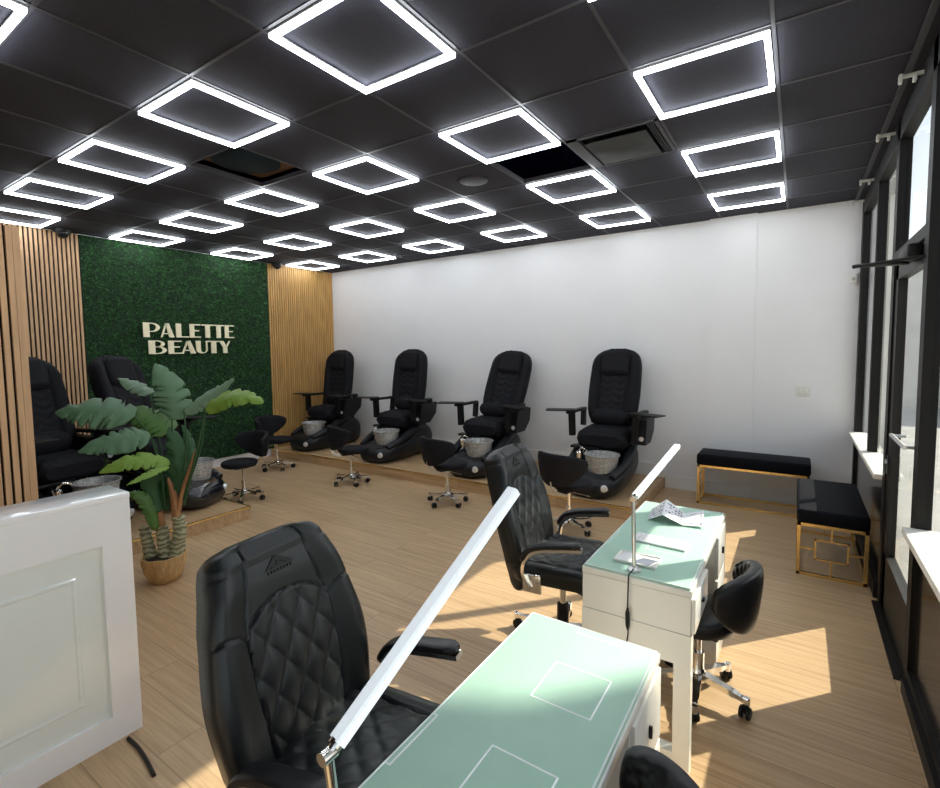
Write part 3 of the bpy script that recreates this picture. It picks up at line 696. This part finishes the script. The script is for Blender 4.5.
# ------------------------------------------------------------------ executive chairs (face +X)
def make_exec(label):
    t = thing('office_chair', label, 'office chair', group='tall black office chairs')
    swivel_base(t, .30, .10, .40, a0=.5, colr=.026, lower_m='bplas')
    MB().rbox(-.10, .10, -.09, .09, .385, .425, .01, 2).build('tilt_mechanism', 'bplas', t)
    z0, z1 = .335, 1.088
    cen = lambda s: (-.192 - .175 * s + .035 * sin(pi * min(1, s * 1.1)), 0, z0 + (z1 - z0) * s)
    def nrm(s):
        a, b_ = cen(max(0, s - .01)), cen(min(1, s + .01)); tx, tz = b_[0] - a[0], b_[2] - a[2]
        return (tz, 0, -tx)
    wt = [(0, .16), (.03, .205), (.10, .222), (.25, .262), (.50, .286), (.75, .255), (.90, .220), (.955, .204), (.985, .178), (1, .12)]
    wf_ = lambda s: sinterp(wt, s)
    def quilt_w(s):
        if s > .70: return 0
        return interp([(0, .10), (.2, .125), (.5, .150), (.62, .152), (.66, .142), (.69, .11), (.70, .0)], s)
    Lz = z1 - z0
    def seg(y, z, pts, wd=.0035):
        best = 9
        for (a, b_), (c, d) in zip(pts, pts[1:]):
            vx, vy = c - a, d - b_; q = max(0, min(1, ((y - a) * vx + (z - b_) * vy) / (vx * vx + vy * vy + 1e-9)))
            best = min(best, (y - a - q * vx) ** 2 + (z - b_ - q * vy) ** 2)
        return best
    seam_top = [(.105, z1), (.118, z1 - .09), (.150, z0 + .70 * Lz)]
    seam_sh = [(.30, z0 + .705 * Lz), (.22, z0 + .715 * Lz), (.18, z0 + .70 * Lz), (.157, z0 + .67 * Lz)]
    seam_q = [(.157, z0 + .67 * Lz), (.156, z0 + .5 * Lz), (.140, z0 + .3 * Lz), (.11, z0 + .02 * Lz)]
    arch = [(0, z0 + .775 * Lz), (.05, z0 + .768 * Lz), (.10, z0 + .745 * Lz), (.14, z0 + .71 * Lz), (.157, z0 + .67 * Lz)]
    def front(s, t_, y):
        ay = abs(y); z = z0 + Lz * s
        v = .042 * smoothstep(.45, 1.0, abs(t_)) * smoothstep(0, .15, s) * (1 - .6 * smoothstep(.75, 1, s)) + .012 * smoothstep(.72, .85, s)
        m2 = min(seg(ay, z, seam_top), seg(ay, z, seam_sh), seg(ay, z, seam_q), seg(ay, z, arch))
        v -= .007 * exp(-m2 / (.0042 ** 2))
        if s < .775 and ay < .156:
            lim = interp([(0, .775), (.05, .768), (.10, .745), (.14, .71), (.155, .68), (.2, .64)], ay)
            wq = interp([(0, .11), (.3, .140), (.5, .156), (.64, .155), (.8, .155)], s)
            if s < lim and ay < wq:
                a = y / .098 + z / .135; b_ = y / .098 - z / .135
                v += .011 * (abs(sin(pi * a)) * abs(sin(pi * b_))) ** .28 - .003
        return v
    bk = pad(170, 130, 30, cen, nrm, (0, 1, 0), wf_, lambda s: .052 * min(1, .30 + 9 * s, .25 + 14 * (1 - s)) , front, 7)
    bo = bk.build('backrest', 'leather', t, 60)
    # stitched mountain emblem on the head panel
    s0 = .875; c = Vector(cen(s0)); n = Vector(nrm(s0)).normalized(); upv = Vector((-n.z, 0, n.x)); 
    if upv.z < 0: upv = -upv
    def em(u, v, d): return c + Vector((0, 1, 0)) * (u * 1.15) + upv * (v * .9) + n * (.052 + .0145 + d)
    eb = MB()
    for poly in ([(-.042, -.008), (-.012, .026), (.002, .026), (-.018, -.004)], [(-.010, .022), (.0, .026), (.046, -.007), (.022, -.007), (.004, .006), (-.006, .006)], [(-.03, -.008), (.0, .004), (.02, -.008)],
                 [(-.046, -.012), (.046, -.012), (.046, -.009), (-.046, -.009)]):
        eb.prism(poly, em, -.004, .0012)
    for k in range(8): eb.prism([(-.040 + k * .0105, -.026), (-.033 + k * .0105, -.026), (-.033 + k * .0105, -.016), (-.040 + k * .0105, -.016)], em, -.004, .001)
    eb.build('stitched_emblem', 'bplas', bo, 0)
    # seat
    def sf(s, t_, y):
        v = .03 * smoothstep(.6, 1, abs(t_))
        x = lerp(-.24, .30, s)
        if abs(t_) < .7: v += .010 * (abs(sin(pi * (y / .085 + x / .10))) * abs(sin(pi * (y / .085 - x / .10)))) ** .45
        v -= .006 * exp(-((abs(t_) - .72) / .02) ** 2)
        return v
    st = pad(60, 70, 24, lambda s: (lerp(-.24, .30, s), 0, .468 - .075 * smoothstep(.70, 1, s) + .01 * s), lambda s: (0, 0, 1), (0, 1, 0), lambda s: .262 * min(1, .86 + s, .80 + 1.6 * (1 - s)),
             lambda s: .058 * min(1, .35 + 6 * s, .3 + 7 * (1 - s)), sf, 6)
    st.build('seat', 'leather', t, 60)
    for sg in (-1, 1):
        ar = MB(); y = sg * .295
        path = curve_pts([(-.085, y - sg * .02, .43), (-.115, y, .52), (-.092, y, .60), (-.03, y, .643), (.08, y, .666), (.19, y, .683)], 7)
        ar.tube(path, .018, sec=[(.45, 1.1), (.45, -1.1), (-.45, -1.1), (-.45, 1.1)], up=(0, sg, 0.001) if False else None)
        ar.rbox(-.13, -.03, y - sg * .03 - .012, y - sg * .03 + .012, .40, .50, .006, 2)
        a = ar.build('armrest', 'chrome', t)
        pp = curve_pts([(-.125, y, .575), (-.085, y, .638), (-.02, y, .668), (.08, y, .688), (.185, y, .705)], 7)
        n_ = len(pp); sec = [(.75 * abs(sin(2 * pi * k / 16)) ** .6 * (1 if sin(2 * pi * k / 16) > 0 else -1), 1.5 * abs(cos(2 * pi * k / 16)) ** .6 * (1 if cos(2 * pi * k / 16) > 0 else -1)) for k in range(16)]
        pb = MB(); pb.tube(pp, [.021 * min(1, .45 + .22 * k, .5 + .25 * (n_ - 1 - k)) for k in range(n_)], sec=sec, up=None); pb.build('arm_pad', 'leath2', a)
    return t
ex = make_exec('tall black quilted office chair nearest the camera, at the front manicure table')
ex.location = (5.925, -1.66, 0); ex.rotation_euler.z = radians(6)
dup(ex, (5.905, -.075, 0), radians(5), 'tall black quilted office chair pulled up to the manicure table with papers')

# ------------------------------------------------------------------ client tub stools (face -X, back on +X)
def make_tub(label, dz=0., droop=.05, phi=1.06):
    t = thing('tub_stool', label, 'stool', group='black quilted tub stools')
    swivel_base(t, .215, .105, .35 + dz, a0=1.18, colr=.024)
    MB().rbox(-.11, .11, -.09, .09, .335 + dz, .355 + dz, .006, 2).build('seat_plate', 'bplas', t)
    mb = round_seat(.192, .35 + dz, .435 + dz, 1.05); mb.v = [(x - .03, y, z) for x, y, z in mb.v]; mb.build('seat', 'leath2', t)
    shell(.207, .395 + dz, .685 + dz, phi, .066, .10, .10, quilt=.008, droop=droop, n=90, m=36, cell=.06).build('backrest', 'leath2', t, 60)
    return t
tub = make_tub('black quilted tub stool on the window side of the manicure table with papers')
tub.location = (6.605, -.104, 0); tub.rotation_euler.z = radians(-8)
tb2 = make_tub('black quilted tub stool at the front manicure table, cut by the bottom edge', .10, -.03, 1.35)
tb2.location = (6.665, -1.765, 0); tb2.rotation_euler.z = radians(14)

# ------------------------------------------------------------------ manicure tables; origin at floor centre, length along Y (1.03), width .43
def make_table(label):
    t = thing('manicure_table', label, 'manicure table', group='white manicure tables')
    hx, hy = .216, .515
    MB().rbox(-hx, hx, -hy, hy, .715, .742, .003, 2).build('tabletop', 'dwhite', t)
    g = MB().rbox(-hx + .006, hx - .006, -hy + .006, hy - .006, .742, .750, .002, 2).build('glass_top', 'mint', t)
    ln = MB(); z0, z1 = .7495, .7506; w_ = .0045
    def outline(x0, x1, y0, y1):
        ln.box(x0, x1, y0, y0 + w_, z0, z1); ln.box(x0, x1, y1 - w_, y1, z0, z1); ln.box(x0, x0 + w_, y0, y1, z0, z1); ln.box(x1 - w_, x1, y0, y1, z0, z1)
    outline(-.03, .137, .128, .30); outline(-.03, .137, -.215, -.065); outline(-.035, .112, .468, .507); outline(-.208, -.19, -.24, -.06)
    outline(-.208, .208, -.507, .507)
    ln.build('frosted_outline', 'line', g, 0)
    # near leg frame with drawer box above
    lf = MB()
    lf.box(-hx, -hx + .062, -hy, -hy + .05, 0, .44); lf.box(hx - .062, hx, -hy, -hy + .05, 0, .44); lf.box(-hx + .062, hx - .062, -hy, -hy + .05, 0, .075); lf.box(-hx, hx, -hy, -hy + .05, .44, .5635)
    lf.build('leg_frame', 'dwhite', t, 0)
    MB().box(-hx + .002, hx - .004, -hy + .003, -hy + .33, .565, .713).build('drawer_box', 'dwhite', t, 0)
    d = MB().rbox(hx - .004, hx + .012, -hy + .012, -hy + .325, .572, .708, .003, 2).build('drawer', 'dwhite', t)
    MB().rbox(hx + .012, hx + .022, -hy + .155, -hy + .185, .638, .647, .003, 2).build('handle', 'bplas', d)
    # far pedestal with three drawers
    MB().box(-hx, hx - .01, hy - .30, hy, 0, .713).build('pedestal', 'dwhite', t, 0)
    for k, (a, b_) in enumerate(((.02, .245), (.255, .48), (.49, .705))):
        d = MB().rbox(hx - .012, hx + .004, hy - .293, hy - .007, a, b_, .003, 2).build('drawer', 'dwhite', t)
        MB().rbox(hx + .004, hx + .014, hy - .155, hy - .145, (a + b_) / 2 - .018, (a + b_) / 2 + .018, .003, 2).build('handle', 'bplas', d)
    bk = MB().box(-.15, -.135, -hy + .05, hy - .30, .45, .565).box(-.15, -.135, -hy + .33, hy - .30, .565, .713).build('modesty_panel', 'dwhite', t, 0)
    return t
tab = make_table('white manicure table with bare mint glass top, nearest the camera')
tab.location = (6.428, -1.60, 0)
dup(tab, (6.441, -.115, 0), 0, 'white manicure table with papers on its mint glass top')

# desk lamps
def lamp(base, joint, end, label):
    t = thing('desk_lamp', label, 'desk lamp', base, 0, 'slim tube desk lamps'); Bv = Vector(base); J = Vector(joint) - Bv; E = Vector(end) - Bv
    MB().lathe([(0, 0), (.028, 0), (.028, .006), (.012, .016), (0, .016)], n=20).build('base', 'silver', t)
    MB().tube([(0, 0, .01), J * .5 + Vector((0, 0, .005)), J], .0085, 12).build('pole', 'chrome', t)
    d = (E - J).normalized()
    k = MB(); k.lathe([(0, -.016), (.011, -.013), (.011, .013), (0, .013)], J, 14, Matrix.Rotation(pi / 2, 4, 'X')); k.tube([J, J + d * .022], .008, 10); k.tube([J + d * .014, J + d * .022], .012, 12); k.build('hinge', 'chrome', t)
    u = d.cross(Vector((0, 0, 1))).normalized()
    sec = [(-.5, 1), (.5, 1), (.75, .7), (.75, -.7), (.5, -1), (-.5, -1), (-.75, -.7), (-.75, .7)]
    MB().tube([J + d * .02, E], .0142, sec=sec, up=tuple(u.cross(d))).build('light_tube', 'lampw', t, 20)
    return t
lamp((6.385, -2.095, .751), (6.377, -2.12, 1.045), (6.472, -1.690, 1.368), 'slim white tube desk lamp on the front table, crossing the tall chair')
l2 = lamp((6.428, -.575, .751), (6.418, -.565, 1.046), (6.489, -.063, 1.185), 'slim white tube desk lamp on the table with papers, pointing at the bench')
cd = MB(); bx = Vector((6.428, -.575, .751))
cd.tube(curve_pts([Vector(p) - bx for p in ((6.428, -.58, .765), (6.426, -.61, .757), (6.424, -.640, .752), (6.424, -.648, .70), (6.423, -.648, .60), (6.424, -.647, .50), (6.40, -.645, .42), (6.385, -.64, .38), (6.39, -.60, .36), (6.40, -.58, .42))], 6), .0028, 6)
o = cd.build('power_cord', 'bplas', l2)
MB().tube([Vector((6.423, -.648, .62)) - bx, Vector((6.423, -.650, .60)) - bx, Vector((6.424, -.650, .55)) - bx, Vector((6.424, -.648, .53)) - bx], [.004, .009, .009, .004], 8).build('cord_switch', 'bplas', o)

# things on the far table
ZT = .7505
t = thing('brochure', 'open folded white brochure standing on the mint glass table', 'brochure', (6.45, .16, ZT))
F = [(6.327, .065, 0), (6.405, .035, .05), (6.50, .060, .004), (6.598, .072, .012)]; Bk = [(6.300, .255, 0), (6.372, .300, .055), (6.475, .262, .004), (6.560, .315, .018)]
pb = MB(); pr_ = MB(); o0 = Vector((6.45, .16, 0))
for k in range(3):
    q = [Vector(F[k]) - o0, Vector(F[k + 1]) - o0, Vector(Bk[k + 1]) - o0, Vector(Bk[k]) - o0]
    n = (q[1] - q[0]).cross(q[3] - q[0]).normalized() * .0012
    pb.add([p + Vector((0, 0, .0005)) for p in q] + [p + n + Vector((0, 0, .0005)) for p in q], [(3, 2, 1, 0), (4, 5, 6, 7), (0, 1, 5, 4), (1, 2, 6, 5), (2, 3, 7, 6), (3, 0, 4, 7)])
    def P(u, v): return q[0] * (1 - u) * (1 - v) + q[1] * u * (1 - v) + q[2] * u * v + q[3] * (1 - u) * v + n * 1.25 + Vector((0, 0, .0005))
    rg = random.Random(k)
    for row in range(5):
        v0 = .10 + row * .17
        for c in range(6):
            if rg.random() < .25: continue
            u0 = .08 + c * .145; uw = rg.uniform(.06, .12); vh = rg.choice((.03, .06, .09))
            qs = [P(u0, v0), P(u0 + uw, v0), P(u0 + uw, v0 + vh), P(u0, v0 + vh)]
            pr_.add(qs + [p + n * .3 for p in qs], [(3, 2, 1, 0), (4, 5, 6, 7), (0, 1, 5, 4), (1, 2, 6, 5), (2, 3, 7, 6), (3, 0, 4, 7)])
pb.build('paper_sheet', 'paper', t, 0); pr_.build('print', 'print', t, 0)
t = thing('leaflet', 'flat white printed leaflet on the mint glass between brochure and tray', 'leaflet', (6.453, -.22, ZT + .0006), radians(-3))
MB().rbox(-.12, .12, -.052, .052, 0, .010, .003, 2).build('leaflet_sheet', 'paper', t)
pm = MB(); rg = random.Random(5)
for r in range(3):
    for c in range(10):
        x = -.10 + c * .02; w_ = rg.uniform(.006, .016); y = -.03 + r * .022
        pm.box(x, x + w_, y, y + .006, .0098, .0104)
pm.build('print', 'wslot', t, 0)
t = thing('tray', 'small white tray with a dark glass inset beside the lamp pole', 'tray', (6.415, -.475, ZT), 0)
tb_ = MB(); tb_.rbox(-.088, .088, -.058, .058, 0, .006, .002, 2)
for (x0, x1, y0, y1) in ((-.088, .088, -.058, -.052), (-.088, .088, .052, .058), (-.088, -.082, -.052, .052), (.082, .088, -.052, .052)): tb_.box(x0, x1, y0, y1, .004, .011)
tb_.build('tray_body', 'wsmall', t)
MB().prism([(-.02, -.05), (.05, -.05), (.078, .02), (.02, .02)], lambda x, y, d: (x, y, d), .006, .009).build('glass_inset', 'phone', t, 0)
MB().prism([(-.078, -.045), (-.03, -.05), (-.0, .045), (-.06, .048)], lambda x, y, d: (x, y, d), .006, .010).build('paper_slip', 'paper', t, 0)

# ------------------------------------------------------------------ benches
def bench(name_loc, lx, ly, h0, h1, label, rz=0):
    """seat lx by ly; frame ends are the ly sides"""
    t = thing('bench', label, 'bench', name_loc, rz, 'black velvet benches with gold frames')
    a, b_ = lx / 2, ly / 2; r = .011
    MB().rbox(-a, a, -b_, b_, h0, h1, .022, 4).build('cushion', 'velvet', t)
    for sg in (-1, 1):
        fr = MB(); x = sg * (a - .02)
        def bar(y0, y1, z0, z1, rr=r): fr.box(x - rr, x + rr, y0, y1, z0, z1)
        bar(-b_ + .005, -b_ + .005 + 2 * r, 0, h0); bar(b_ - .005 - 2 * r, b_ - .005, 0, h0); bar(-b_ + .005, b_ - .005, 0, 2 * r); bar(-b_ + .005, b_ - .005, h0 - 2 * r, h0)
        o = fr.build('end_frame', 'gold', t, 0)
        q = .006; ins = MB(); zc = h0 * .52; hy_, hz_ = ly * .24, h0 * .20
        def ibar(y0, y1, z0, z1): ins.box(x - q, x + q, y0, y1, z0, z1)
        ibar(-hy_, hy_, zc - hz_, zc - hz_ + 2 * q); ibar(-hy_, hy_, zc + hz_ - 2 * q, zc + hz_); ibar(-hy_, -hy_ + 2 * q, zc - hz_, zc + hz_); ibar(hy_ - 2 * q, hy_, zc - hz_, zc + hz_)
        ibar(-q, q, zc + hz_, h0 - 2 * r); ibar(-q, q, 2 * r, zc - hz_); ibar(-b_ + .02, -hy_, zc - q, zc + q); ibar(hy_, b_ - .02, zc - q, zc + q)
        ins.build('end_fretwork', 'gold', t, 0)
    rl = MB()
    for y in (-b_ + .016, b_ - .016):
        rl.box(-a + .03, a - .03, y - r, y + r, 0, 2 * r); rl.box(-a + .03, a - .03, y - r, y + r, h0 - 2 * r, h0)
    rl.build('side_rails', 'gold', t, 0)
    return t
bench((6.60, 3.235, 0), 1.0, .38, .415, .53, 'black velvet bench with gold frame along the white wall')
bench((7.20, 2.15, 0), 1.02, .42, .385, .485, 'black velvet bench with gold frame under the windows', pi / 2)

# ------------------------------------------------------------------ reception desk
t = thing('reception_desk', 'white reception desk with framed panel front beside the tall slatted screen', 'reception desk', (4.465, -2.40, 0))
y0, y1, x1 = -.735, .735, .105
MB().rbox(-.105, .085, y0, y1, 0, 1.045, .003, 2).build('body', 'rwhite', t)
MB().rbox(-.107, .107, y0 - .002, y1 + .002, 1.045, 1.068, .002, 2).build('counter_top', 'rwhite', t)
ff = MB(); ry, rz0, rz1 = .625, .115, .865
ff.box(.085, x1, y0, -ry, 0, 1.045); ff.box(.085, x1, ry, y1, 0, 1.045); ff.box(.085, x1, -ry, ry, 0, rz0); ff.box(.085, x1, -ry, ry, rz1, 1.045)
ff.build('face_frame', 'rwhite', t, 0)
pn = MB().box(.084, .090, -ry, ry, rz0, rz1).build('recessed_panel', 'rpanel', t, 0)
ry2, a0, a1 = .535, .215, .762
rp = MB(); rings = []
for (d, x) in ((0, .090), (.006, .096), (.014, .096), (.020, .093)): rings.append([(x, -ry2 + d, a0 + d), (x, ry2 - d, a0 + d), (x, ry2 - d, a1 - d), (x, -ry2 + d, a1 - d)])
rp.loft(rings, False, True); rp.build('raised_moulding', 'rpanel', pn, 0)
t = tag(MB().tube(curve_pts([(4.60, -1.735, .006), (4.70, -1.736, .006), (4.80, -1.748, .006), (4.90, -1.765, .006)], 6), .008, 8).build('floor_cable', 'bronze'), 'short dark cable on the floor beside the reception desk corner', 'cable')

# ------------------------------------------------------------------ potted plant (world coordinates relative to the pot)
PC = Vector((3.13, -.90, 0))
pl = thing('potted_plant', 'tall green split-leaf plant in a tan pot beside the reception desk', 'plant', PC)
wob = lambda a, z: .035 * sin(a * 9 + 2 * sin(z * 20)) * smoothstep(.02, .08, z)
MB().lathe([(0, 0), (.09, 0), (.105, .012), (.128, .07), (.142, .14), (.144, .19), (.138, .195), (.130, .188), (.12, .16), (0, .16)], n=64, wob=wob).build('pot', 'pot', pl)
mb = MB(); mb.lathe([(0, .158), (.128, .158), (.12, .172), (.06, .185), (.001, .188)], n=30); mb.build('soil', 'soil', pl)
def rel(p): return Vector(p) - PC
def trunk(pts, r):
    P = curve_pts([rel(p) for p in pts], 7); n = len(P)
    MB().tube(P, [r * (1.08 - .25 * k / n) * (1 + .09 * sin(k * 2.1)) for k in range(n)], 14).build('trunk', 'trunk', pl)
trunk([(3.147, -.895, .165), (3.130, -.897, .29), (3.116, -.90, .40)], .046)
trunk([(3.201, -.857, .165), (3.222, -.826, .34), (3.212, -.827, .47)], .048)
trunk([(3.055, -.956, .165), (3.028, -.965, .296), (3.006, -.971, .399)], .040)
for pts, r in (([(3.116, -.901, .39), (3.100, -.906, .53), (3.08, -.906, .60)], .032), ([(3.205, -.832, .45), (3.185, -.841, .645), (3.15, -.851, .75)], .034), ([(3.211, -.825, .513), (3.253, -.778, .732), (3.308, -.724, .951)], .022)):
    P = curve_pts([rel(p) for p in pts], 6); n = len(P)
    MB().tube(P, [r * (1 - .72 * k / n) for k in range(n)], 10).build('leaf_sheath', 'sheath', pl)
for pts in ([(3.221, -.812, .586), (3.247, -.764, .952), (3.227, -.754, 1.237)], [(3.233, -.804, .586), (3.333, -.707, .951), (3.361, -.665, 1.236)], [(3.15, -.866, .514), (3.164, -.826, .88), (3.145, -.802, 1.18)],
            [(3.131, -.878, .514), (3.089, -.89, .954), (2.996, -.983, 1.213)], [(3.137, -.874, .514), (3.15, -.90, .807), (3.166, -.959, 1.078)], [(3.246, -.798, .549), (3.33, -.728, .95), (3.395, -.69, 1.24)],
            [(3.172, -.845, .587), (3.24, -.83, .80), (3.31, -.909, .884)], [(3.16, -.85, .52), (3.02, -.84, 1.0), (2.934, -.849, 1.359)], [(3.10, -.90, .5), (3.12, -.85, .8), (3.142, -.806, 1.082)]):
    P = curve_pts([rel(p) for p in pts], 8); n = len(P)
    MB().tube(P, [.010 * (1 - .5 * k / n) for k in range(n)], 8).build('stem', 'ld', pl)
CAM = Vector((6.9645, -2.598, 1.669))
def leaf(kind, a, b_, c, hw, seed, notch=.45):
    rg = random.Random(seed); nU, nV = 44, 9; vs = []; fs = []; uvs = []
    m = (Vector(a) + Vector(b_) * 2 + Vector(c)) / 4
    view = (CAM - Vector(b_)).normalized(); b2 = Vector(b_) * 2 - (Vector(a) + Vector(c)) / 2
    cuts = sorted(rg.uniform(.12, .92) for _ in range(7)); cutr = sorted(rg.uniform(.12, .92) for _ in range(7))
    for i in range(nU + 1):
        u = i / nU; p = bez(a, b2, c, u); tg = (bez(a, b2, c, min(1, u + .02)) - bez(a, b2, c, max(0, u - .02))).normalized()
        nm = (view * .75 + Vector((0, 0, .65))); nm = (nm - tg * nm.dot(tg)).normalized(); sd = tg.cross(nm)
        base = (max(0, sin(pi * min(1, u * .93 + .07) ** .85)) ** .62) if u < 1 else 0
        for side in (-1, 1):
            for v in (range(nV, 0, -1) if side < 0 else range(0, nV + 1)):
                q = v / nV; cut = 1.
                for cc in (cuts if side < 0 else cutr):
                    d = abs(u - cc - .06 * q)
                    if d < .022: cut = min(cut, 1 - notch * (1 - d / .022) )
                w_ = hw * base * min(q, q * 0 + cut * q if q > .3 else q)
                sweep = .16 * hw * q
                drop = -.30 * hw * base * q * q + .05 * hw * sin(u * 30 + side) * q
                vs.append(rel(p + sd * (side * w_) + nm * drop + tg * sweep)); uvs.append((u + q * .12, q * side))
    n = 2 * nV + 1
    for i in range(nU):
        for j in range(n - 1): fs.append((i * n + j, i * n + j + 1, (i + 1) * n + j + 1, (i + 1) * n + j))
    mb = MB(); mb.add(vs, fs); o = mb.build('leaf', 'l' + kind, pl, 60, recalc=False)
    ul = o.data.uv_layers.new(name='UVMap')
    for lp in o.data.loops: ul.data[lp.index].uv = uvs[lp.vertex_index]
    so = o.modifiers.new('thickness', 'SOLIDIFY'); so.thickness = .0022
    return o
LV = [('b', (2.996, -.983, 1.213), (2.854, -1.145, 1.273), (2.666, -1.329, 1.268), .15), ('b', (3.166, -.959, 1.078), (3.137, -1.128, 1.088), (3.021, -1.332, 1.023), .11),
      ('b', (3.145, -.802, 1.171), (3.13, -.786, 1.354), (3.023, -.829, 1.576), .125), ('g', (2.934, -.849, 1.359), (2.769, -.865, 1.415), (2.584, -.911, 1.474), .065),
      ('g', (3.227, -.754, 1.237), (3.353, -.663, 1.323), (3.52, -.54, 1.467), .07), ('y', (3.395, -.69, 1.24), (3.593, -.597, 1.35), (3.802, -.499, 1.308), .09),
      ('y', (3.31, -.909, .884), (3.299, -1.092, .954), (3.217, -1.295, .899), .074), ('y', (3.315, -.925, .874), (3.401, -1.066, .873), (3.412, -1.222, .824), .03),
      ('m', (3.142, -.806, 1.082), (3.001, -.874, 1.185), (2.862, -.946, 1.259), .126), ('d', (3.173, -.847, .55), (3.202, -.804, .843), (3.145, -.819, 1.114), .088),
      ('d', (3.128, -.911, .508), (3.1, -.94, .748), (3.164, -.906, .932), .072), ('m', (3.134, -.947, .387), (3.104, -1.007, .633), (3.059, -1.083, .661), .05),
      ('d', (3.181, -.803, .653), (3.222, -.725, .904), (3.146, -.734, 1.125), .045)]
for k, (kd, a, b_, c, hw) in enumerate(LV): leaf(kd, a, b_, c, hw, k + 1)

# ------------------------------------------------------------------ lights, sky, camera
sd = bpy.data.lights.new('sun', 'SUN'); sd.energy = 7.8; sd.angle = radians(.55); sd.color = (1, .92, .78)
so = bpy.data.objects.new('sun', sd); COL.objects.link(so)
dirv = Vector((-.664, -.748, -.777)).normalized(); so.rotation_euler = dirv.to_track_quat('-Z', 'Y').to_euler(); so.location = (12, 8, 9)
w = bpy.data.worlds.new('sky'); S.world = w; w.use_nodes = True
N, Lk = w.node_tree.nodes, w.node_tree.links
sk = N.new('ShaderNodeTexSky'); sk.sky_type = 'NISHITA'; sk.sun_disc = False; sk.sun_elevation = radians(38); sk.sun_rotation = radians(90 - 48)
hs = N.new('ShaderNodeHueSaturation'); hs.inputs['Saturation'].default_value = .35; Lk.new(sk.outputs[0], hs.inputs['Color']); Lk.new(hs.outputs[0], N['Background'].inputs[0]); N['Background'].inputs[1].default_value = .26

cd_ = bpy.data.cameras.new('camera'); cam = bpy.data.objects.new('camera', cd_); COL.objects.link(cam); S.camera = cam
cd_.sensor_fit = 'HORIZONTAL'; cd_.sensor_width = 36; cd_.lens = 494.572 * 36 / 940; cd_.clip_start = .02
cd_.shift_x = (470 - 467.592) / 940; cd_.shift_y = (382.565 - 394) / 940
r = Vector((.83196036, .55470237, -.01213425)); dn = Vector((.02787433, -.06362922, -.99758425)); fw = Vector((-.55413444, .82961232, -.06839895))
m3 = Matrix((r, -dn, -fw)).transposed()
cam.matrix_world = Matrix.Translation(CAM) @ m3.to_4x4()
S.view_settings.view_transform = 'Standard'; S.view_settings.look = 'None'; S.view_settings.exposure = .12; S.view_settings.gamma = 1
S.view_settings.use_curve_mapping = False
S.cycles.max_bounces = 10; S.cycles.diffuse_bounces = 5; S.cycles.glossy_bounces = 4; S.cycles.transparent_max_bounces = 12
S.cycles.sample_clamp_indirect = 6
S.cycles.caustics_reflective = False; S.cycles.caustics_refractive = False
